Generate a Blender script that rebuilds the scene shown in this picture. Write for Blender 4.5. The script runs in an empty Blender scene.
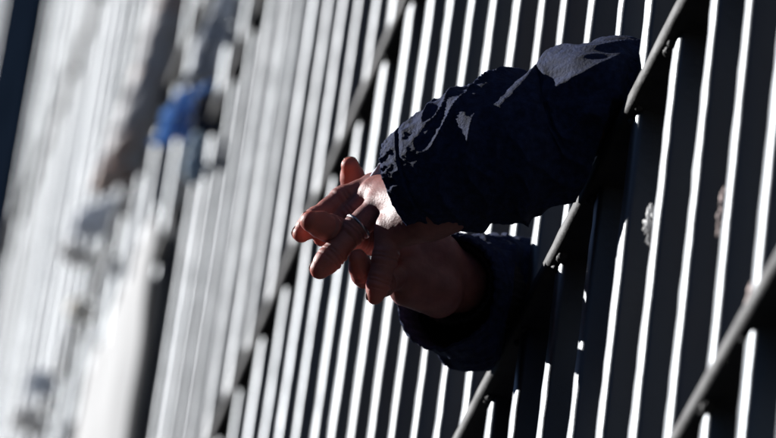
import bpy, bmesh, math, random
import numpy as np
from mathutils import Vector, Matrix, noise
random.seed(7); rng = np.random.default_rng(7)
scene = bpy.context.scene
COL = scene.collection
S = 0.122                                   # spacing of the bars, metres

# ------------------------------------------------------------------ camera (solved from bars and rails)
CM = np.array([[0.235475068, 0.964886808, 0.116382734],
               [-0.505336785, 0.223845585, -0.833383398],
               [-0.830172408, 0.137428536, 0.540302851]])
CC = np.array([4.30762655, -1.05778760, -3.46906270]) * (S / 0.145)
F = 6274.85
D0 = 5.35
def un(x, y, dep):
    return CC + CM.T @ (np.array([(x - 388) / F, (y - 219) / F, 1.0]) * dep)
def uy(x, y, yy=0.0):
    d = CM.T @ np.array([(x - 388) / F, (y - 219) / F, 1.0])
    return CC + (yy - CC[1]) / d[1] * d
def pr(X):
    q = CM @ (np.asarray(X, float) - CC)
    return np.array([388 + F * q[0] / q[2], 219 + F * q[1] / q[2]])
cam = bpy.data.cameras.new('camera'); co = bpy.data.objects.new('camera', cam); COL.objects.link(co)
R = Matrix([[CM[0][i], -CM[1][i], -CM[2][i]] for i in range(3)])
co.matrix_world = Matrix.Translation(Vector(CC)) @ R.to_4x4()
cam.sensor_fit = 'HORIZONTAL'; cam.sensor_width = 36.0; cam.lens = F * 36.0 / 776.0
cam.clip_start = 0.1; cam.clip_end = 3000
cam.dof.use_dof = True; cam.dof.focus_distance = D0 - 0.02; cam.dof.aperture_fstop = 7.2
scene.camera = co

# ------------------------------------------------------------------ light
to_sun = Vector((-0.515, -0.685, 0.47)).normalized()
el = math.asin(to_sun.z); az = math.atan2(to_sun.x, to_sun.y)
sl = bpy.data.lights.new('sun', 'SUN'); sl.energy = 5.0; sl.angle = math.radians(0.5); sl.color = (1.0, 0.99, 0.98)
so = bpy.data.objects.new('sun', sl); COL.objects.link(so)
so.rotation_euler = to_sun.to_track_quat('Z', 'Y').to_euler(); so.location = (-6, -12, 9)
w = bpy.data.worlds.new('World'); scene.world = w; w.use_nodes = True
nt = w.node_tree; nt.nodes.clear()
sky = nt.nodes.new('ShaderNodeTexSky'); sky.sky_type = 'NISHITA'; sky.sun_disc = False
sky.sun_elevation = el; sky.sun_rotation = az
sky.altitude = 3000; sky.air_density = 0.6; sky.dust_density = 0.2
bg = nt.nodes.new('ShaderNodeBackground'); bg.inputs['Strength'].default_value = 0.05
wo = nt.nodes.new('ShaderNodeOutputWorld')
nt.links.new(sky.outputs[0], bg.inputs[0]); nt.links.new(bg.outputs[0], wo.inputs[0])
vs = scene.view_settings
vs.view_transform = 'Standard'; vs.look = 'None'; vs.gamma = 1; vs.use_curve_mapping = False
vs.exposure = 0.6
scene.render.film_transparent = False

# ------------------------------------------------------------------ materials
def mat(name, base, rough=0.6, metal=0.0, spec=0.5, var=0.0, vscale=20, bump=0.0, bscale=60, sss=0.0, sheen=0.0, trans=0.0, coat=0.0, stint=None, tip=None,
        rvar=0.0, stretch=None, col2=None, detail=6, bdist=0.002):
    m = bpy.data.materials.new(name); m.use_nodes = True
    t = m.node_tree; b = t.nodes['Principled BSDF']
    b.inputs['Base Color'].default_value = (*base, 1); b.inputs['Roughness'].default_value = rough
    b.inputs['Metallic'].default_value = metal; b.inputs['Specular IOR Level'].default_value = spec
    tc = t.nodes.new('ShaderNodeTexCoord'); src = tc.outputs['Object']
    if stretch:
        mp = t.nodes.new('ShaderNodeMapping'); mp.inputs['Scale'].default_value = stretch
        t.links.new(src, mp.inputs[0]); src = mp.outputs[0]
    if var or rvar or col2:
        n = t.nodes.new('ShaderNodeTexNoise'); n.inputs['Scale'].default_value = vscale; n.inputs['Detail'].default_value = detail
        t.links.new(src, n.inputs['Vector'])
        r = t.nodes.new('ShaderNodeValToRGB'); r.color_ramp.elements[0].position = 0.38; r.color_ramp.elements[1].position = 0.64
        c2 = col2 or tuple(min(1, c * (1 + var)) for c in base); c1 = base if col2 else tuple(c * (1 - var) for c in base)
        r.color_ramp.elements[0].color = (*c1, 1); r.color_ramp.elements[1].color = (*c2, 1)
        t.links.new(n.outputs['Fac'], r.inputs[0]); t.links.new(r.outputs[0], b.inputs['Base Color'])
        if rvar:
            mr = t.nodes.new('ShaderNodeMapRange'); mr.inputs['From Min'].default_value = 0.3; mr.inputs['From Max'].default_value = 0.7
            mr.inputs['To Min'].default_value = rough - rvar; mr.inputs['To Max'].default_value = rough + rvar
            t.links.new(n.outputs['Fac'], mr.inputs['Value']); t.links.new(mr.outputs[0], b.inputs['Roughness'])
    if bump:
        n2 = t.nodes.new('ShaderNodeTexNoise'); n2.inputs['Scale'].default_value = bscale; n2.inputs['Detail'].default_value = 8
        n2.inputs['Roughness'].default_value = 0.65
        t.links.new(tc.outputs['Object'], n2.inputs['Vector'])
        bp = t.nodes.new('ShaderNodeBump'); bp.inputs['Strength'].default_value = bump; bp.inputs['Distance'].default_value = bdist
        t.links.new(n2.outputs['Fac'], bp.inputs['Height']); t.links.new(bp.outputs[0], b.inputs['Normal'])
    if sss:
        b.inputs['Subsurface Weight'].default_value = sss; b.inputs['Subsurface Radius'].default_value = (1, 0.3, 0.15)
        b.inputs['Subsurface Scale'].default_value = 0.009
    if sheen:
        b.inputs['Sheen Weight'].default_value = sheen; b.inputs['Sheen Roughness'].default_value = 0.5
    if tip:                                          # blood-flushed fingertips: a colour of the skin itself
        at = t.nodes.new('ShaderNodeAttribute'); at.attribute_name = 'tip'
        mx = t.nodes.new('ShaderNodeMix'); mx.data_type = 'RGBA'; mx.inputs[7].default_value = (*tip, 1)
        lk = b.inputs['Base Color'].links[0]; src0 = lk.from_socket
        t.links.new(at.outputs['Fac'], mx.inputs[0]); t.links.new(src0, mx.inputs[6]); t.links.new(mx.outputs[2], b.inputs['Base Color'])
    if stint: b.inputs['Specular Tint'].default_value = (*stint, 1)
    if coat:
        b.inputs['Coat Weight'].default_value = coat; b.inputs['Coat Roughness'].default_value = 0.48; b.inputs['Coat IOR'].default_value = 1.5
    if trans:                                        # thin cloth that lets the sun glow through
        tr = t.nodes.new('ShaderNodeBsdfTranslucent'); tr.inputs['Color'].default_value = (*base, 1)
        mx = t.nodes.new('ShaderNodeMixShader'); mx.inputs[0].default_value = trans
        t.links.new(b.outputs[0], mx.inputs[1]); t.links.new(tr.outputs[0], mx.inputs[2])
        t.links.new(mx.outputs[0], t.nodes['Material Output'].inputs['Surface'])
    return m
M_BAR = mat('worn_grey_steel', (0.032, 0.034, 0.039), 0.46, 0.0, spec=0.95, coat=1.0, stint=(0.70, 0.86, 1.0), var=0.25, vscale=14, bump=0.6, bscale=70, rvar=0.16, col2=(0.05, 0.032, 0.024), stretch=(1, 1, 0.15))
M_RAIL = mat('worn_rail_steel', (0.045, 0.043, 0.043), 0.65, 0.0, spec=0.45, coat=0.0, var=0.35, vscale=30, bump=0.6, bscale=120, rvar=0.12)
M_BARFAR = mat('steel_with_painted_glare', (0.19, 0.225, 0.27), 0.5, 0.0, spec=0.9, coat=1.0, stint=(0.86, 0.94, 1.0), var=0.25, vscale=10, bump=0.3, bscale=80, rvar=0.1, stretch=(1, 1, 0.15))  # far bars: sunlit brightness put into a paler base colour
M_POST = mat('dark_painted_steel', (0.004, 0.007, 0.013), 0.95, 0.0, spec=0.0, var=0.3, vscale=6)
M_SKIN = mat('skin', (0.33, 0.135, 0.120), 0.48, 0, spec=0.4, var=0.16, vscale=60, bump=0.4, bscale=420, sss=0.5, bdist=0.0012, tip=(0.50, 0.15, 0.11))
M_SKINP = mat('light_skin', (0.72, 0.58, 0.52), 0.5, 0, spec=0.35, var=0.12, vscale=40)
M_NAIL = mat('fingernail', (0.5, 0.3, 0.24), 0.3)
M_JKT = mat('navy_jacket_cotton', (0.022, 0.035, 0.100), 0.72, 0, spec=0.1, var=0.3, vscale=150, bump=1.0, bscale=330, sheen=0.03, bdist=0.004)
M_KNIT = mat('dark_knit', (0.02, 0.018, 0.022), 0.9, bump=0.9, bscale=300)
M_LIN = mat('pale_lining', (0.55, 0.57, 0.68), 0.8)
M_HAIR = mat('dark_hair', (0.02, 0.015, 0.012), 0.6, bump=0.8, bscale=250)
M_TRS = mat('dark_trousers', (0.03, 0.03, 0.035), 0.85, bump=0.4)
M_GOLD = mat('ring_metal', (0.42, 0.42, 0.46), 0.35, 1.0)
M_CON = mat('cell_concrete', (0.10, 0.095, 0.09), 0.9, var=0.3, vscale=3, bump=0.4, bscale=30)
M_GND = mat('yard_asphalt', (0.05, 0.049, 0.048), 0.9, var=0.25, vscale=0.8, bump=0.3, bscale=20)
M_WHITE = mat('off_white_cotton', (0.82, 0.82, 0.83), 0.85, trans=0.15, bump=0.3, bscale=200)
M_GREYB = mat('grey_blue_cotton', (0.72, 0.76, 0.82), 0.85, trans=0.4, bump=0.3, bscale=200)
M_BLUE = mat('bright_blue_cotton', (0.34, 0.55, 0.85), 0.8, trans=0.5, bump=0.3, bscale=200)
M_NAVY = mat('navy_cotton', (0.01, 0.018, 0.045), 0.85)
M_LBLUE = mat('light_blue_cotton', (0.60, 0.72, 0.82), 0.85, trans=0.5)
M_CREAM = mat('cream_cotton', (0.78, 0.74, 0.66), 0.85)
M_SHEET = mat('white_sheet', (0.80, 0.80, 0.80), 0.9, trans=0.4, bump=0.3, bscale=60)
M_PINK = mat('faded_pink_cloth', (0.70, 0.58, 0.55), 0.85)

# ------------------------------------------------------------------ object helpers
def link(name, verts, faces, material, parent=None, smooth=True):
    me = bpy.data.meshes.new(name); me.from_pydata([tuple(map(float, v)) for v in verts], [], [tuple(map(int, f)) for f in faces])
    me.update(); bm = bmesh.new(); bm.from_mesh(me); bmesh.ops.recalc_face_normals(bm, faces=bm.faces); bm.to_mesh(me); bm.free()
    if smooth: me.polygons.foreach_set('use_smooth', [True] * len(me.polygons))
    me.materials.append(material)
    o = bpy.data.objects.new(name, me); COL.objects.link(o)
    if parent is not None:
        o.parent = parent; o.matrix_parent_inverse = Matrix.Translation(-Vector(parent.location))
    return o
def empty(name, loc):
    o = bpy.data.objects.new(name, None); o.location = Vector(loc); o.empty_display_size = 0.1; COL.objects.link(o); return o
def tag(o, label, cat, group=None):
    o['label'] = label; o['category'] = cat
    if group: o['group'] = group
    return o
def structure(name, verts, faces, m):
    o = link(name, verts, faces, m, smooth=False); o['kind'] = 'structure'; return o
def box(a, b):
    (x0, y0, z0), (x1, y1, z1) = a, b
    v = [(x, y, z) for x in (x0, x1) for y in (y0, y1) for z in (z0, z1)]
    f = [(0, 1, 3, 2), (4, 6, 7, 5), (0, 4, 5, 1), (2, 3, 7, 6), (0, 2, 6, 4), (1, 5, 7, 3)]
    return v, f
class Mesh:
    def __init__(s): s.v = []; s.f = []
    def add(s, vf):
        n = len(s.v); s.v += [tuple(p) for p in vf[0]]; s.f += [tuple(i + n for i in q) for q in vf[1]]; return s
def bar_mesh(length, prof, seg, amp, seed, axis=2):
    """profile (closed list of 2-D points) swept along z with small hand-made irregularities"""
    V = []; Fc = []; n = len(prof)
    for i in range(seg + 1):
        z = length * i / seg
        for j, (a, b) in enumerate(prof):
            d = amp * (0.25 * noise.noise((a * 25 + seed * 7.3, b * 25, z * 5)) + 0.55 * noise.noise((a * 60 + seed * 3.1, b * 60, z * 55)))
            l = math.hypot(a, b) or 1
            p = (a + d * a / l, b + d * b / l, z)
            V.append(p if axis == 2 else (p[2], p[1], p[0]))
    for i in range(seg):
        for j in range(n):
            k = (j + 1) % n
            Fc.append((i * n + j, i * n + k, (i + 1) * n + k, (i + 1) * n + j))
    Fc.append(tuple(range(n))[::-1]); Fc.append(tuple(seg * n + j for j in range(n)))
    return V, Fc
def rrect(w, d, r, n=3):
    P = []
    for cx, cy, a0 in ((w / 2 - r, d / 2 - r, 0), (-w / 2 + r, d / 2 - r, 90), (-w / 2 + r, -d / 2 + r, 180), (w / 2 - r, -d / 2 + r, 270)):
        for i in range(n + 1):
            a = math.radians(a0 + 90 * i / n); P.append((cx + r * math.cos(a), cy + r * math.sin(a)))
    return P

# ------------------------------------------------------------------ signed-distance modelling of bodies and hands
def smin(a, b, k):
    h = np.maximum(k - np.abs(a - b), 0) / k
    return np.minimum(a, b) - h * h * k * 0.25
def sdf_mesh(cones, vox):
    """cones: (p, q, rp, rq, k) blended in order into one continuous surface (surface nets)"""
    P = np.array([c[0] for c in cones] + [c[1] for c in cones]); rm = max(max(c[2], c[3]) for c in cones)
    lo = P.min(0) - rm - 4 * vox; hi = P.max(0) + rm + 4 * vox
    n = np.ceil((hi - lo) / vox).astype(int) + 1
    D = np.full(n, 0.5, np.float32)
    ax = [lo[i] + vox * np.arange(n[i]) for i in range(3)]
    for p, q, rp, rq, k in cones:
        p = np.array(p, float); q = np.array(q, float); m = max(rp, rq) + k + 3 * vox
        a = np.maximum(((np.minimum(p, q) - m - lo) / vox).astype(int), 0); b = np.minimum(((np.maximum(p, q) + m - lo) / vox).astype(int) + 2, n)
        sl = tuple(slice(a[i], b[i]) for i in range(3))
        X, Y, Z = np.meshgrid(ax[0][sl[0]] - p[0], ax[1][sl[1]] - p[1], ax[2][sl[2]] - p[2], indexing='ij')
        ba = q - p; L = float(ba @ ba) + 1e-12
        h = np.clip((X * ba[0] + Y * ba[1] + Z * ba[2]) / L, 0, 1)
        d = np.sqrt((X - ba[0] * h) ** 2 + (Y - ba[1] * h) ** 2 + (Z - ba[2] * h) ** 2) - (rp + (rq - rp) * h)
        D[sl] = smin(D[sl], d.astype(np.float32), k)
    s = D < 0
    c = np.zeros(n - 1, np.int8)
    for i in (0, 1):
        for j in (0, 1):
            for k in (0, 1):
                c += s[i:n[0] - 1 + i, j:n[1] - 1 + j, k:n[2] - 1 + k]
    act = np.argwhere((c > 0) & (c < 8))
    idx = -np.ones(n - 1, np.int64); idx[tuple(act.T)] = np.arange(len(act))
    acc = np.zeros((len(act), 3)); cnt = np.zeros(len(act))
    corners = [(i, j, k) for i in (0, 1) for j in (0, 1) for k in (0, 1)]
    for u in corners:
        for e in range(3):
            if u[e]: continue
            v = list(u); v[e] = 1
            du = D[tuple((act + u).T)]; dv = D[tuple((act + v).T)]
            x = (du < 0) != (dv < 0)
            t = np.where(x, du / np.where(x, du - dv, 1), 0)
            pt = np.tile(np.array(u, float), (len(act), 1)); pt[:, e] += t
            acc[x] += pt[x]; cnt[x] += 1
    V = lo + vox * (act + acc / cnt[:, None])
    faces = []
    for e in range(3):
        o1, o2 = [(1, 2), (2, 0), (0, 1)][e]
        A = s.take(range(n[e] - 1), e); B = s.take(range(1, n[e]), e)
        E = np.argwhere(A != B)
        for (r,) in [()] if False else [(0,)]:
            a = E.copy(); b = E.copy(); b[:, o1] -= 1; cc = b.copy(); cc[:, o2] -= 1; d = E.copy(); d[:, o2] -= 1
            q = np.stack([idx[tuple(a.T)], idx[tuple(b.T)], idx[tuple(cc.T)], idx[tuple(d.T)]], 1)
            flip = A[tuple(E.T)]
            q[~flip] = q[~flip][:, ::-1]
            faces.append(q)
    return V, np.concatenate(faces)
def link_np(name, V, Q, material, parent=None):
    me = bpy.data.meshes.new(name)
    me.vertices.add(len(V)); me.vertices.foreach_set('co', np.asarray(V, np.float32).ravel())
    me.loops.add(len(Q) * 4); me.loops.foreach_set('vertex_index', np.asarray(Q, np.int32).ravel())
    me.polygons.add(len(Q)); me.polygons.foreach_set('loop_start', np.arange(len(Q), dtype=np.int32) * 4)
    me.update(calc_edges=True); me.validate()
    me.polygons.foreach_set('use_smooth', [True] * len(me.polygons))
    me.materials.append(material)
    o = bpy.data.objects.new(name, me); COL.objects.link(o)
    if parent is not None:
        o.parent = parent; o.matrix_parent_inverse = Matrix.Translation(-Vector(parent.location))
    return o
def join_np(parts):
    V = []; Q = []; n = 0
    for v, q in parts:
        V.append(v); Q.append(np.asarray(q) + n); n += len(v)
    return np.concatenate(V), np.concatenate(Q)

# ------------------------------------------------------------------ tubes (sleeves, cloth rolls)
def catmull(P, n):
    P = np.asarray(P, float); Q = np.vstack([2 * P[0] - P[1], P, 2 * P[-1] - P[-2]]); out = []
    m = len(P) - 1
    for i in range(n + 1):
        t = m * i / n; s = min(int(t), m - 1); u = t - s
        a, b, c, d = Q[s], Q[s + 1], Q[s + 2], Q[s + 3]
        out.append(0.5 * ((2 * b) + (c - a) * u + (2 * a - 5 * b + 4 * c - d) * u * u + (3 * b - a - 3 * c + d) * u ** 3))
    return np.array(out)
def tube(path, nu, nv, disp=None, lip=0.02, thick=0.003, cap_start=True, post=None):
    """path rows: x y z radius; last end is an open cuff that turns inside"""
    C = catmull(path, nu); P = C[:, :3]; Rr = C[:, 3]
    T = np.gradient(P, axis=0); T /= np.linalg.norm(T, axis=1)[:, None]
    N = np.zeros_like(P); up = np.array([0, 0, 1.0])
    for i in range(len(P)):
        x = up - T[i] * (up @ T[i])
        if np.linalg.norm(x) < 0.2: x = np.array([0, 1.0, 0]) - T[i] * T[i][1]
        N[i] = x / np.linalg.norm(x)
    Bn = np.cross(T, N)
    arc = np.concatenate([[0], np.cumsum(np.linalg.norm(np.diff(P, axis=0), axis=1))])
    rings = []
    for i in range(len(P)):
        ring = []
        for j in range(nv):
            a = 2 * math.pi * j / nv
            dr = N[i] * math.cos(a) + Bn[i] * math.sin(a)
            r = Rr[i] + (disp(arc[-1] - arc[i], a, P[i] + dr * Rr[i]) if disp else 0)
            p = P[i] + dr * r
            ring.append(p if post is None else post(p))
        rings.append(ring)
    e = rings[-1]; c = np.mean(e, axis=0)
    for q, back in ((0.0, -0.0015), (thick, 0.0), (thick + 0.001, lip * 0.5), (thick + 0.002, lip)):
        rings.append([p + (c - p) / np.linalg.norm(c - p) * q - T[-1] * back for p in e])
    V = [p for r in rings for p in r]; Fc = []
    for i in range(len(rings) - 1):
        for j in range(nv):
            k = (j + 1) % nv
            Fc.append((i * nv + j, i * nv + k, (i + 1) * nv + k, (i + 1) * nv + j))
    V = np.array(V)
    if cap_start:
        V = np.vstack([V, P[0]]); m = len(V) - 1
        tri = [(j, m, m, (j + 1) % nv) for j in range(nv)]
        Fc = [tuple(f) for f in Fc] + [(t[0], t[3], t[1]) for t in tri]
    return V, Fc

# ------------------------------------------------------------------ the setting
structure('ground', *box((-400, -400, -5.0), (400, 400, -4.5)), M_GND)
FL1, FL2 = -1.15, 0.78
structure('cell_floor', *box((-10, 0.06, FL1 - 0.15), (4.0, 3.0, FL1)), M_CON)
structure('cell_floor', *box((-10, 0.06, FL2 - 0.12), (-3.44, 3.0, FL2)), M_CON)
structure('cell_ceiling', *box((-10, 0.06, 6.45), (4.0, 3.0, 6.597)), M_CON)
wl = link('cell_back_wall', *box((-10, 3.0, -1.3), (4.0, 3.2, 6.597)), M_CON, smooth=False)
tag(wl, 'dark bare concrete back wall of the cells behind the bars', 'wall')
wl = link('facade_wall', *box((-10, 0.06, -4.5), (4.0, 0.4, -1.303)), M_CON, smooth=False)
tag(wl, 'bare concrete wall under the barred front, rising from the yard', 'wall')

rf = link('sky_blocker_roof', *box((-30, -1.7, 6.6), (12, 3.2, 6.8)), M_CON, smooth=False)  # slab added out of view to cut sky light from above
tag(rf, 'dark flat concrete roof jutting out over the barred fronts', 'roof')
bld = tag(empty('sky_blocker_wing', (-8, -16, -4.5)), 'added dark windowed block across the yard, out of view, holding back low sky light', 'building')  # block added behind the view to shut off the low sky
link('wall', *box((-40, -20, -4.5), (30, -16, 7.0)), M_CON, bld, smooth=False)
for zz in (-2.6, 0.6, 3.8):
    for i in range(20):
        xx = -36 + i * 3.2
        link('window', *box((xx, -16.0, zz), (xx + 1.2, -15.96, zz + 1.3)), M_POST, bld, smooth=False)

# ------------------------------------------------------------------ barred fronts
BW, BD = 0.025, 0.05
PROF = rrect(BW, BD, 0.005, 2)
Z0, Z1 = -1.3, 6.6
bar_variants = [bar_mesh(Z1 - Z0, PROF, 420, 0.0014, i) for i in range(4)]
bar_data = []
def bar(x, parent, i, m):
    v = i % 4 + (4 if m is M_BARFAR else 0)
    if len(bar_data) <= v:
        o = link('bar', bar_variants[v % 4][0], bar_variants[v % 4][1], m); bar_data.append(o)
    else:
        o = bar_data[v].copy(); COL.objects.link(o)
    o.parent = parent; o.matrix_parent_inverse = Matrix()
    o.location = Vector((x, 0.005 + BD / 2 + random.uniform(-0.0015, 0.0015), Z0)) - parent.location
    o.rotation_euler = (random.uniform(-.0004, .0004), random.uniform(-.0006, .0006), random.uniform(-0.06, 0.06))
    return o
RAILP = rrect(0.072, 0.026, 0.002, 1)            # (y depth, z height)
def rail(x0, x1, z, parent, depth=0.072, height=0.019, xs=()):
    prof = [(b, a) for a, b in rrect(depth, height, 0.003, 1)]
    V, Fc = bar_mesh(x1 - x0, prof, int((x1 - x0) / 0.02), 0.0012, z * 10, axis=0)
    m = Mesh(); m.add(([(x + x0, y + depth / 2 - 0.004, zz + z) for x, y, zz in V], Fc))
    for x in xs:                                     # weld beads where a bar meets the rail
        for k in range(3):
            c = Vector((x + random.uniform(-.018, .018), 0.004, z - height / 2 - random.uniform(-.001, .002)))
            bm = bmesh.new(); bmesh.ops.create_icosphere(bm, subdivisions=2, radius=random.uniform(.0025, .005))
            vv = [tuple(v.co * (1 + 0.25 * noise.noise(v.co * 300 + c * 50)) + c) for v in bm.verts]
            m.add((vv, [[v.index for v in f.verts] for f in bm.faces])); bm.free()
    return link('rail', m.v, m.f, M_RAIL, parent)
def grille(x0, x1, rails, label, m=M_BAR):
    g = tag(empty('barred_front', (x0, 0, Z0)), label, 'prison bars', 'barred fronts of the cells')
    ks = [k for k in range(-12, 80) if x0 < -k * S < x1]
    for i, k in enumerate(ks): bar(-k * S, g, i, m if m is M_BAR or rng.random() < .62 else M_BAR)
    for z in rails: rail(x0 + 0.01, x1 - 0.01, z, g, xs=[-k * S for k in ks])
    return g
grille(-3.44, 0.80, (0.914, 0.0, -0.496, 1.67, 2.6, -1.25), 'near barred steel front that the navy sleeved arms reach through')
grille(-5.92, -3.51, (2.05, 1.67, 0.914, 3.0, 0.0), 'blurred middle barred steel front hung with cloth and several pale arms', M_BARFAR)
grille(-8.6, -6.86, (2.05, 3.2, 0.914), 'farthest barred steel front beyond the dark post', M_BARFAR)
for (x0, x1, lab) in ((-3.49, -3.465, 'narrow dark steel post between the near and middle barred fronts'),
                      (-6.85, -5.93, 'broad dark steel post at the far end of the barred fronts')):
    o = link('steel_post', *box((x0, 0.0, -1.3), (x1, 0.14, 6.6)), M_POST, smooth=False)
    tag(o, lab, 'post')

# ------------------------------------------------------------------ the man at the bars
def J(x, y, dz): return un(x, y, D0 + dz * 0.01)
def chain(P, Rr, k):
    return [(P[i], P[i + 1], Rr[i], Rr[i + 1], k) for i in range(len(P) - 1)]
def finger(P, Rr, k=0.003):
    """joints knuckle > tip, with waists between the joints and slightly thick joints"""
    out = []; P = [np.array(p) for p in P]
    pts = [P[0]]; rr = [Rr[0]]
    for i in range(len(P) - 1):
        mid = (P[i] + P[i + 1]) / 2; m = (Rr[i] + Rr[i + 1]) / 2
        if i < len(P) - 2: pts += [mid, P[i + 1]]; rr += [m * 0.92, Rr[i + 1] * 1.05]
        else: pts += [mid, P[i + 1]]; rr += [m * 1.04, Rr[i + 1] * .92]
    return chain(pts, rr, k)
mm = 0.001
# left hand (the nearer one): wrist, knuckles, fingers
W1 = J(440, 205, -3); W1b = J(470, 190, -3.5)
KI, KM, KR, KL = J(374, 187, 5.5), J(373, 195, 3.5), J(379, 207, 1.2), J(390, 228, -1.0)
L = []
L += chain([W1b, W1], [30 * mm, 27 * mm], 0.01)
for K, r in ((KI, 12), (KM, 12.5), (KR, 12), (KL, 11.5)):
    a = W1 + (K - W1) * 0.25
    L.append((a, K, 19 * mm, r * mm, 0.012))
L.append((J(425, 222, -3), J(392, 236, -1.2), 15 * mm, 12 * mm, 0.012))         # little-finger side of the palm
L.append((J(425, 205, 1), J(392, 200, 4.5), 17 * mm, 12 * mm, 0.012))           # thumb side
FL = {
 'index': ([KI, J(343, 200, 4.6), J(315, 220, 3.0), J(301, 234, 2.2)], [12, 11.4, 9.8, 8.4]),
 'middle': ([KM, J(353, 215, 3.2), J(334, 228, 3.4), J(322, 238, 3.0)], [12, 10.5, 9.2, 8.0]),
 'ring': ([KR, J(353, 231, 0.4), J(333, 255, -0.3), J(320, 269, -0.8)], [12, 11.2, 10.4, 9.6]),
 'little': ([KL, J(385, 258, -1.8), J(379, 281, -2.0), J(375, 296, -2.2)], [12, 10.6, 9.2, 8.0]),
 'thumb': ([J(405, 195, 4.5), J(378, 186, 8.6), J(352, 200, 9.0), J(335, 212, 8.6)], [14, 11.5, 10.5, 8.5]),
}
for P, r in FL.values(): L += finger(P, [x * mm * 0.99 for x in r], 0.004)
# right hand (the farther one), palm towards the camera
W2 = J(458, 283, 13); W2b = J(482, 291, 19.5)
Rg = chain([W2b, W2], [29 * mm, 27 * mm], 0.01)
KS = [J(402, 222, 10), J(404, 236, 9), J(404, 252, 7.5), J(402, 274, 6)]
for K, r in zip(KS, (12, 12, 12, 12)):
    a = W2 + (K - W2) * 0.2
    Rg.append((a, K, 19 * mm, r * mm, 0.012))
Rg.append((J(438, 294, 9), J(406, 289, 6.5), 21 * mm, 15 * mm, 0.012))         # heel under the little finger
Rg.append((J(436, 257, 10.5), J(404, 240, 9.5), 22 * mm, 15 * mm, 0.010))       # ball of the thumb
FR = {
 'index': ([KS[0], J(372, 210, 9), J(348, 214, 8.2), J(328, 224, 7.6)], [11, 10, 9, 8]),
 'middle': ([KS[1], J(366, 222, 7.0), J(338, 219, 5.4), J(316, 219, 4.2)], [11.5, 10.5, 9.5, 8.4]),
 'ring': ([KS[2], J(361, 240, 3.6), J(332, 229, 0.4), J(311, 221.5, -1.0)], [12, 11.4, 11.2, 10.2]),
 'little': ([KS[3], J(382, 284, 2.2), J(364, 275, 0.2), J(358, 259, -0.8)], [11.5, 10.4, 9.8, 8.8]),
 'thumb': ([J(428, 245, 11), J(388, 210, 12), J(355, 189, 10.5), J(350, 166, 9)], [15, 12.5, 11.2, 8.6]),
}
for P, r in FR.values(): Rg += finger(P, [x * mm * 0.99 for x in r], 0.004)
# forearms run back through the gaps to shoulders, torso, head and legs
SHL, SHR = np.array([-0.664, 0.27, 0.25]), np.array([-1.044, 0.27, 0.25])
ELL, ELR = np.array([-0.665, 0.075, 0.060]), np.array([-1.045, 0.075, 0.080])
def man_body(cx, cy, floor, sh_l, sh_r, arms, head_turn=(0, -1)):
    c = lambda x, y, z: np.array([cx + x, cy + y, z])
    hz = floor + 0.92; sz = (sh_l[2] + sh_r[2]) / 2
    b = []
    b += [(c(-.06, 0, hz), c(.06, 0, hz), .125, .125, .05), (c(0, 0, hz), c(0, 0, sz - .12), .13, .14, .06),
          (c(-.08, 0, sz - .13), c(.08, 0, sz - .13), .12, .12, .05), (sh_l, c(0, 0, sz - .03), .06, .07, .06), (sh_r, c(0, 0, sz - .03), .06, .07, .06)]
    b += chain([c(0, 0, sz), c(0, -.01, sz + .12)], [.058, .052], .03)
    b += [(c(0, -.01, sz + .22), c(0, .01, sz + .24), .078, .088, .02), (c(0, -.045, sz + .15), c(0, -.02, sz + .2), .05, .065, .03),
          (c(0, -.092, sz + .205), c(0, -.108, sz + .18), .010, .014, .012), (c(-.02, -.085, sz + .15), c(.02, -.085, sz + .15), .009, .009, .008)]
    for s in (-1, 1):
        b.append((c(s * .083, .01, sz + .2), c(s * .086, .012, sz + .17), .018, .012, .006))
        b += chain([c(s * .09, 0, hz - .03), c(s * .1, -.02, floor + .48), c(s * .1, 0, floor + .09)], [.085, .058, .04], .03)
        b.append((c(s * .1, .02, floor + .04), c(s * .12, -.15, floor + .03), .035, .03, .03))
    for P, Rr in arms: b += chain(P, Rr, .02)
    return b
person = tag(empty('person', (-0.854, 0.27, FL1)), 'person in a crumpled navy jacket with both forearms through the bars, hands loosely interlaced', 'person')
def crease(VQ, fingers, flex):
    """skin creases across the joints, deeper on the inner side, and fine unevenness"""
    V, Q = VQ
    for key, (P, r) in fingers.items():
        P = [np.array(p) for p in P]
        for i in (1, 2):
            ax = P[i + 1] - P[i - 1]; ax /= np.linalg.norm(ax); rr = r[i] * mm * 0.99
            d = V - P[i]; t = d @ ax; rad = d - t[:, None] * ax; rl = np.linalg.norm(rad, axis=1)
            near = (np.abs(t) < .008) & (rl < rr * 1.35) & (rl > rr * .5)
            dr = rad[near] / rl[near][:, None]; tt = t[near]
            g = sum(a * np.exp(-((tt - o) / w) ** 2) for o, w, a in ((-.0017, .0009, .0013), (.0014, .0009, .0015), (.0045, .0013, -.0006), (-.0048, .0013, -.0006), (.0075, .0009, .0006)))
            V[near] -= dr * g[:, None] * (0.55 + 0.45 * np.clip(dr @ flex, -1, 1))[:, None]
    for i in range(len(V)):
        n = noise.noise(Vector(V[i]) * 260) * .00025 + noise.noise(Vector(V[i]) * 90) * .0005
        V[i] += np.array([n, n, n]) * .6
    return V, Q
bparts = [crease(sdf_mesh(L, 0.0010), FL, np.array([.4, .7, -.5])), crease(sdf_mesh(Rg, 0.0010), FR, np.array([.8, -.2, -.5])),
          sdf_mesh(man_body(-0.854, 0.30, FL1, SHL, SHR, [([SHL, ELL, np.array([-.671, 0, .055]), W1b], [.045, .032, .029, .029]), ([SHR, ELR, np.array([-1.037, 0, .062]), W2b], [.045, .032, .028, .028])]), 0.008)]
body = link_np('body', *join_np(bparts), M_SKIN, person)
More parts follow.
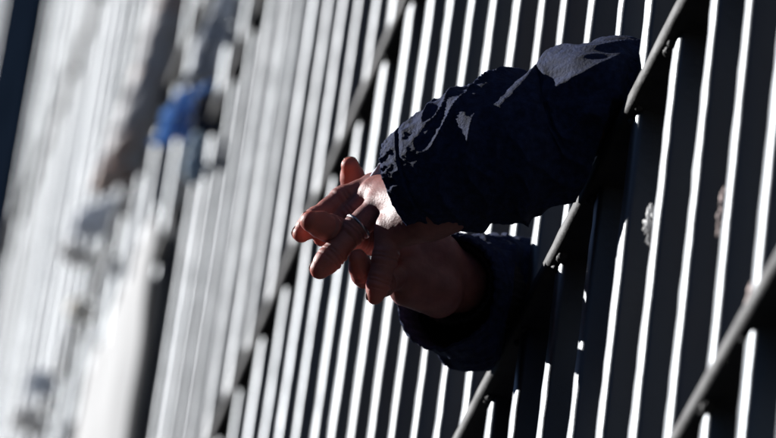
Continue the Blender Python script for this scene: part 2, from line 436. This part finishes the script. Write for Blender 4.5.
nv_ = len(body.data.vertices); cof = np.empty(nv_ * 3, np.float32); body.data.vertices.foreach_get('co', cof); cof = cof.reshape(-1, 3)
tipw = np.zeros(nv_, np.float32)
for P, r in list(FL.values()) + list(FR.values()):
    dd = np.linalg.norm(cof - np.array(P[-1], np.float32), axis=1)
    tipw = np.maximum(tipw, np.clip(1 - (dd - .007) / .016, 0, 1))
body.data.attributes.new('tip', 'FLOAT', 'POINT').data.foreach_set('value', tipw)

# sleeves with gathered folds
def folds(seed, n, lo, hi):
    r = np.random.default_rng(seed)
    return [(r.uniform(lo, hi), r.uniform(-0.02, 0.02), r.uniform(0, 6.28), r.uniform(0.003, 0.0085), r.uniform(0.006, 0.013), r.uniform(0.7, 1.8)) for _ in range(n)]
def sleeve_disp(fs, seed, cuff=0.045):
    def d(s, a, p):
        v = 0.0
        for s0, sl, a0, amp, wd, spread in fs:
            da = (a - a0 + math.pi) % (2 * math.pi) - math.pi
            x = (s - s0 - sl * da * 1.4) / wd
            if abs(x) < 3: v += amp * math.exp(-x * x) * math.exp(-(da / spread) ** 2)
        q = Vector(p); ca, sa = math.cos(a), math.sin(a)
        v += 0.0015 * noise.noise(q * 26 + Vector((seed, 0, 0)))
        r1 = 1 - abs(noise.noise(Vector((ca * 1.5 + seed, sa * 1.5, s * 46 + 1.1 * math.sin(a + seed)))))     # gathers round the arm
        r2 = 1 - abs(noise.noise(Vector((ca * 3.4, sa * 3.4 + seed, s * 95 + 2.0 * ca))))
        r3 = 1 - abs(noise.noise(Vector((ca * 8, sa * 8, s * 170 + seed))))
        kw = min(1.0, max(0.0, 1.25 - s / cuff))                     # puckers along the arm near the cuff
        r4 = 1 - abs(noise.noise(Vector((ca * 5.5 + seed, sa * 5.5, s * 26))))
        r5 = 1 - abs(noise.noise(Vector((ca * 13 + seed, sa * 13, s * 70))))
        v += 0.0055 * (r1 ** 4 - .35) * (1 - .7 * kw) + 0.0010 * (r2 ** 3 - .4) + 0.0003 * (r3 ** 2 - .5)
        v += kw * (0.0024 * (r4 ** 3 - .4) + 0.0012 * (r5 ** 2 - .5))
        if s < .03: v += 0.0014 if s < .019 else -0.0016 * math.exp(-((s - .0205) / .0014) ** 2)      # turned hem and its stitch line
        return v - 0.005
    return d
def gap_clamp(cx):
    """cloth squeezed between two bars where it passes the barred front, resting on the rail"""
    def f(p):
        p = np.array(p)
        if -0.02 < p[1] < 0.10:
            t = min(1, (p[1] + 0.02) / 0.02); lim = 0.0435 * t + 0.075 * (1 - t); dx = p[0] - cx
            if abs(dx) > lim * .7: p[0] = cx + math.copysign(lim * .7 + lim * .3 * math.tanh((abs(dx) - lim * .7) / (lim * .3)), dx)
        if -0.012 < p[1] < 0.085 and p[2] < 0.016: p[2] = 0.016
        return p
    return f
def P4(p, r): return [*p, r]
s1 = [P4(SHL + (-.11, .02, .03), .075), P4(SHL, .088), P4(ELL, .066), P4((-.671, .0, .043), .053), P4(J(568, 138, -4.8), .057), P4(J(508, 148, -4.0), .064), P4(J(448, 169, -3.0), .057), P4(J(406, 186, -1.5), .045)]
s2 = [P4(SHR + (.11, .02, .03), .075), P4(SHR, .088), P4(ELR, .066), P4((-1.037, .0, .064), .055), P4(J(489, 304, 19), .063), P4(J(447, 290, 11.0), .052)]
t1 = tube(s1, 420, 210, sleeve_disp(folds(5, 20, 0.0, 0.3) + [(0.075, .025, .3, .008, .008, 1.3), (0.098, .03, .3, .007, .007, 1.2), (.15, -.02, .2, .009, .011, 1.5), (.2, .02, 0, .008, .012, 1.5)], 4.3), lip=0.03, post=gap_clamp(-.671))
t2 = tube(s2, 360, 190, sleeve_disp(folds(8, 24, 0.0, 0.3), 5.1), lip=0.03, post=gap_clamp(-1.037))
tor = tube([[-.854, .30, -.40, .205], [-.854, .30, -.2, .205], [-.854, .30, .05, .20], [-.854, .30, .2, .19], [-.854, .295, .30, .115], [-.854, .29, .36, .072]], 60, 72, lambda s, a, p: .006 * noise.noise(Vector(p) * 9))
jm = Mesh(); jm.add((t1[0], t1[1])); jm.add((t2[0], t2[1])); jm.add(tor)
jacket = link('jacket', jm.v, jm.f, M_JKT, person)
trm = Mesh()
for s in (-1, 1):
    trm.add(tube([[-.854 + s * .05, .30, -.2, .155], [-.854 + s * .09, .30, -.45, .115], [-.854 + s * .1, .29, -.75, .075], [-.854 + s * .1, .30, -1.08, .065]], 24, 32, None))
link('trousers', trm.v, trm.f, M_TRS, person)
hr = sdf_mesh([(np.array([-.854, .315, .50]), np.array([-.854, .30, .52]), .085, .09, .01), (np.array([-.854, .34, .42]), np.array([-.854, .33, .5]), .06, .08, .02)], .006)
link_np('hair', *hr, M_HAIR, person)
# knitted cuff under the farther sleeve
kc = tube([P4(J(484, 292, 20), .038), P4(J(470, 287, 16), .037), P4(J(454, 283, 12), .036)], 40, 90,
          lambda s, a, p: 0.0015 * math.sin(a * 34) + 0.001 * noise.noise(Vector(p) * 90), lip=0.01)
link('sweater_cuff', kc[0], kc[1], M_KNIT, person)
# ring on the left ring finger
def torus_at(c, axis, r, tube_r, w):
    axis = Vector(axis).normalized(); u = axis.orthogonal().normalized(); v = axis.cross(u); V = []; Fc = []; n = 40
    for i in range(n):
        a = 2 * math.pi * i / n; e = u * math.cos(a) + v * math.sin(a)
        for dr, da in ((0, -w), (tube_r, -w * .6), (tube_r, w * .6), (0, w)): V.append(Vector(c) + e * (r + dr) + axis * da)
    for i in range(n):
        k = (i + 1) % n
        for j in range(4): Fc.append((i * 4 + j, i * 4 + (j + 1) % 4, k * 4 + (j + 1) % 4, k * 4 + j))
    return V, Fc
a, b = FL['ring'][0][0], FL['ring'][0][1]
link('ring', *torus_at(a + (b - a) * 0.80, b - a, 0.0121, 0.0011, 0.0016), M_GOLD, person)
# fingernails
def nail(fP, rr, dorsal):
    tip = np.array(fP[-1]); prv = np.array(fP[-2]); ax = tip - prv; ax /= np.linalg.norm(ax)
    d = np.array(dorsal) - ax * (np.array(dorsal) @ ax); d /= np.linalg.norm(d); s = np.cross(ax, d); r = rr * mm * 0.99
    V = []; Fc = []; nu, nv = 8, 10
    for i in range(nu + 1):
        u = i / nu; along = -1.0 * r + u * 1.6 * r
        for j in range(nv + 1):
            t = (j / nv - .5) * 2; wd = 0.78 * (1 - 0.25 * max(0, u - .6) ** 2 * 4)
            an = t * wd
            rad = max(.3 * r, math.sqrt(max(0, r * r - max(0, along) ** 2))) * (1.02 - 0.0 * max(0, u - .45) ** 2 * 2)
            V.append(tip + ax * along + (d * math.cos(an) + s * math.sin(an)) * rad)
    for i in range(nu):
        for j in range(nv):
            q = i * (nv + 1) + j; Fc.append((q, q + 1, q + nv + 2, q + nv + 1))
    o = link('fingernail', V, Fc, M_NAIL, person)
    sd = o.modifiers.new('thickness', 'SOLIDIFY'); sd.thickness = 0.0008
    return o
def dors(P):
    P = [np.array(p) for p in P]; m = (P[1] + P[2]) / 2 - (P[0] + P[3]) / 2
    return m
for key, (P, r) in FL.items(): nail(P, r[-1], (-0.5, -0.75, 0.35))
for key, (P, r) in FR.items(): nail(P, r[-1], (-0.80, 0.25, 0.55))
# pale shirt cuff peeping out of the navy sleeve
sc = [J(366, 187, 4.6), J(374, 176, 4.6), J(384, 162, 4.0), J(386, 178, 3.4), J(380, 184, 3.6)]
V = []; Fc = []
for i in range(9):
    for j in range(9):
        u, v = i / 8, j / 8
        p = (sc[0] * (1 - u) + sc[2] * u) * (1 - v) + (sc[4] * (1 - u) + sc[3] * u) * v
        V.append(p + np.array([-.004, -.006, .004]) * math.sin(math.pi * v) + np.array([0, -.002, 0]) * noise.noise(Vector(p) * 120))
for i in range(8):
    for j in range(8): Fc.append((i * 9 + j, i * 9 + j + 1, (i + 1) * 9 + j + 1, (i + 1) * 9 + j))
o = link('shirt_cuff', V, Fc, M_LIN, person); sd = o.modifiers.new('thickness', 'SOLIDIFY'); sd.thickness = .002

# ------------------------------------------------------------------ people farther along the bars (out of focus)
def hang(pix, root):
    """point straight out from / below the root, in the plane square to the bars"""
    root = np.array(root); p0 = pr(root)
    jx = (pr(root + (0, -.01, 0)) - p0) / .01; jz = (pr(root + (0, 0, -.01)) - p0) / .01
    q = np.linalg.solve(np.stack([jx, jz], 1), np.array(pix, float) - p0)
    return root + np.array([0, -q[0], -q[1]])
def fist(c, d):
    """loose hand at the end of an arm: palm, four curled fingers and a thumb"""
    c = np.array(c); d = np.array(d) / np.linalg.norm(d); side = np.array([1.0, 0, 0]); n = np.cross(d, side); n /= np.linalg.norm(n)
    k = .72; out = [(c, c + d * .055 * k, .024, .026, .02)]
    for i in range(4):
        b = c + d * .055 + side * (.021 - .014 * i)
        out += chain([b, b + d * .023 + n * .004, b + d * .035 + n * .016, b + d * .032 + n * .026], [.0095, .0088, .008, .007], .006)
    out += chain([c + d * .012 + side * .02, c + d * .04 + side * .034 + n * .009, c + d * .06 + side * .03 + n * .018], [.011, .009, .008], .006)
    return out
def far_person(arms, floor, sleeve_mat, label, short=0.0):
    """arms: list of (root, [points out of the bars ..., wrist])"""
    cx = np.mean([a[0][0] for a in arms]) - (0.16 if len(arms) == 1 else 0); cz = np.mean([a[0][2] for a in arms])
    p = tag(empty('person', (cx, .32, floor)), label, 'person', 'people reaching out of the farther bars')
    sz = min(cz + .18, floor + 1.5)
    shs = [np.array([cx + .18, .28, sz]), np.array([cx - .18, .28, sz])]
    am = []; sl = Mesh(); used = []
    for i, (root, pts) in enumerate(arms):
        root = np.array(root); sh = shs[i] if len(arms) == 2 else shs[0]
        el = root + np.array([0, .09, .01]); pts = [np.array(q) for q in pts]
        am.append(([sh, el, root] + pts, [.045, .032, .028] + [.023] * (len(pts) - 1) + [.02]))
        rest = pts[:-1] + [pts[-1] + (pts[-1] - (pts[-2] if len(pts) > 1 else root)) * .7]
        sl.add(tube([P4(sh, .08), P4(el, .06), P4(root, .034)] + [P4(q, .031) for q in rest], 90, 48, sleeve_disp(folds(11 + i, 14, 0, .4), 3 + i)))
    cones = man_body(cx, .32, floor, shs[0], shs[1], am)
    for root, pts in arms:
        pts = [np.array(q) for q in pts]; prev = pts[-2] if len(pts) > 1 else np.array(root)
        cones += fist(pts[-1], pts[-1] - prev)
    link_np('body', *sdf_mesh(cones, .007), M_SKINP, p)
    sl.add(tube([[cx, .32, sz - .6, .15], [cx, .32, sz - .3, .17], [cx, .32, sz - .1, .175], [cx, .31, sz + .02, .12], [cx, .305, sz + .08, .07]], 24, 32, None))
    link('jumper', sl.v, sl.f, sleeve_mat, p)
    link_np('hair', *sdf_mesh([(np.array([cx, .335, sz + .25]), np.array([cx, .32, sz + .27]), .085, .09, .01)], .01), M_HAIR, p)
    tr = Mesh()
    for s in (-1, 1):
        tr.add(tube([[cx + s * .05, .32, floor + .98, .13], [cx + s * .1, .31, floor + .5, .085], [cx + s * .1, .32, floor + .08, .065]], 14, 20, None))
    link('trousers', tr.v, tr.f, M_TRS, p)
    return p
def root_at(x, y, q=0.0):
    return uy(x, y, q)
def gapx(p):
    k = round(-p[0] / S - .5) + .5; return np.array([-k * S, p[1], p[2]])
def arm_at(rp, *pix):
    r = gapx(root_at(*rp)); return (r, [hang(q, r) for q in pix])
far_person([arm_at((186, -14), (168, 20), (150, 82), (132, 134))], FL2, M_WHITE, 'blurred person with one off-white sleeve and a pale fist hanging down outside the bars')
# ------------------------------------------------------------------ cloth on the bars
def cloth(name, P, m, label, cat, seed=0, nu=40, nv=50, fold=0.012, thick=0.004):
    """P: four corners (top-left, top-right, bottom-right, bottom-left) of a hanging cloth"""
    P = [np.array(p, float) for p in P]; V = []; Fc = []
    for i in range(nv + 1):
        v = i / nv
        for j in range(nu + 1):
            u = j / nu
            p = (P[0] * (1 - u) + P[1] * u) * (1 - v) + (P[3] * (1 - u) + P[2] * u) * v
            wv = math.sin(u * 17 + seed + 2 * noise.noise(Vector((u * 3, v * 2, seed)))) * (.35 + .65 * v)
            p = p + np.array([0.01 * noise.noise(Vector((u * 4, v * 4, seed + 5))), -abs(fold) - fold * wv - .008 * noise.noise(Vector((u * 6, v * 5, seed))), .02 * noise.noise(Vector((u * 5, seed, v)))])
            V.append(p)
    for i in range(nv):
        for j in range(nu):
            q = i * (nu + 1) + j; Fc.append((q, q + 1, q + nu + 2, q + nu + 1))
    o = link(name, V, Fc, m); sd = o.modifiers.new('thickness', 'SOLIDIFY'); sd.thickness = thick
    return tag(o, label, cat)
cloth('bedsheet', [(-3.98, -.01, 1.66), (-3.52, -.01, 1.66), (-3.52, -.01, .85), (-4.02, -.01, .9)], M_SHEET, 'white bedsheet hanging down over the middle barred front', 'bedsheet', 1)
def hang_cloth(name, pts, m, label, cat, seed, q=-.09, x=None):
    tl = uy(*pts[0], q); P = [tl] + [hang(p, tl) for p in pts[1:]]
    return cloth(name, P, m, label, cat, seed, 24, 30, .010)
hang_cloth('shirt', [(182, 100), (222, 84), (206, 132), (162, 148)], M_BLUE, 'bright blue shirt bunched under the pale grey blue shirt', 'shirt', 2, -.05)
hang_cloth('garment', [(206, 98), (218, 94), (212, 132), (202, 134)], M_NAVY, 'dark navy garment hanging right beside the bright blue shirt', 'garment', 3, -.03)
hang_cloth('towel', [(200, 140), (214, 138), (206, 178), (196, 180)], M_LBLUE, 'small light blue towel below the dark navy garment', 'towel', 4, -.03)
hang_cloth('shirt', [(222, 2), (244, -8), (218, 74), (196, 84)], M_GREYB, 'pale grey blue shirt hanging above the bright blue shirt', 'shirt', 6, -.04)
hang_cloth('towel', [(92, 208), (118, 202), (104, 236), (82, 240)], M_GREYB, 'pale grey hand towel hanging on the bars above a bright white bundle', 'towel', 7, -.03)
def rag(name, c, size, m, label, seed, sub=4):
    bm = bmesh.new(); bmesh.ops.create_icosphere(bm, subdivisions=sub, radius=1)
    for v in bm.verts:
        p = v.co.copy(); n = 1 - abs(noise.noise(p * 1.9 + Vector((seed, 0, 0)))) * 1.1 + .35 * noise.noise(p * 4 + Vector((0, seed, 0))) + .2 * noise.noise(p * 9)
        v.co = Vector((p.x * size[0], p.y * size[1], p.z * size[2])) * n + Vector(c)
    o = link(name, [v.co[:] for v in bm.verts], [[v.index for v in f.verts] for f in bm.faces], m); bm.free()
    return tag(o, label, 'rag')
rag('rag', (-4 * S - .019, 0.010, -.178), (.006, .010, .022), M_SHEET, 'small crumpled white rag stuffed beside a bar right of the navy sleeve', 3)
def bar_z(k, py):
    z = np.linspace(-1, 1, 801); return float(z[np.argmin([abs(pr((-k * S, 0, q))[1] - py) for q in z])])
rag('rag', (-2 * S - .0125, .008, bar_z(2, 203)), (.005, .006, .026), M_PINK, 'faded pink rag tied on the second bar from the right edge', 9)
rag('rag', (-1 * S - .0125, .008, bar_z(1, 290)), (.005, .006, .02), M_PINK, 'faded pink rag tied to a bar just above the lowest rail', 14)
def bundle(x, y, q, size, m, label, seed):
    rag('cloth_bundle', uy(x, y, q), size, m, label, seed, 3)['category'] = 'cloth bundle'
bundle(76, 254, -.05, (.022, .03, .022), M_SHEET, 'bright white cloth bundle just below the pale grey hand towel', 21)
bundle(80, 310, -.04, (.02, .025, .022), M_CREAM, 'cream cloth bundle stuffed between blurred bars beside the white bedsheet', 22)
bundle(30, 420, -.05, (.024, .03, .024), M_SHEET, 'white cloth bundle low in the bottom left corner', 23)
bundle(42, 384, -.04, (.022, .026, .026), M_GREYB, 'pale grey cloth bundle above the white bundle in the bottom left corner', 24)
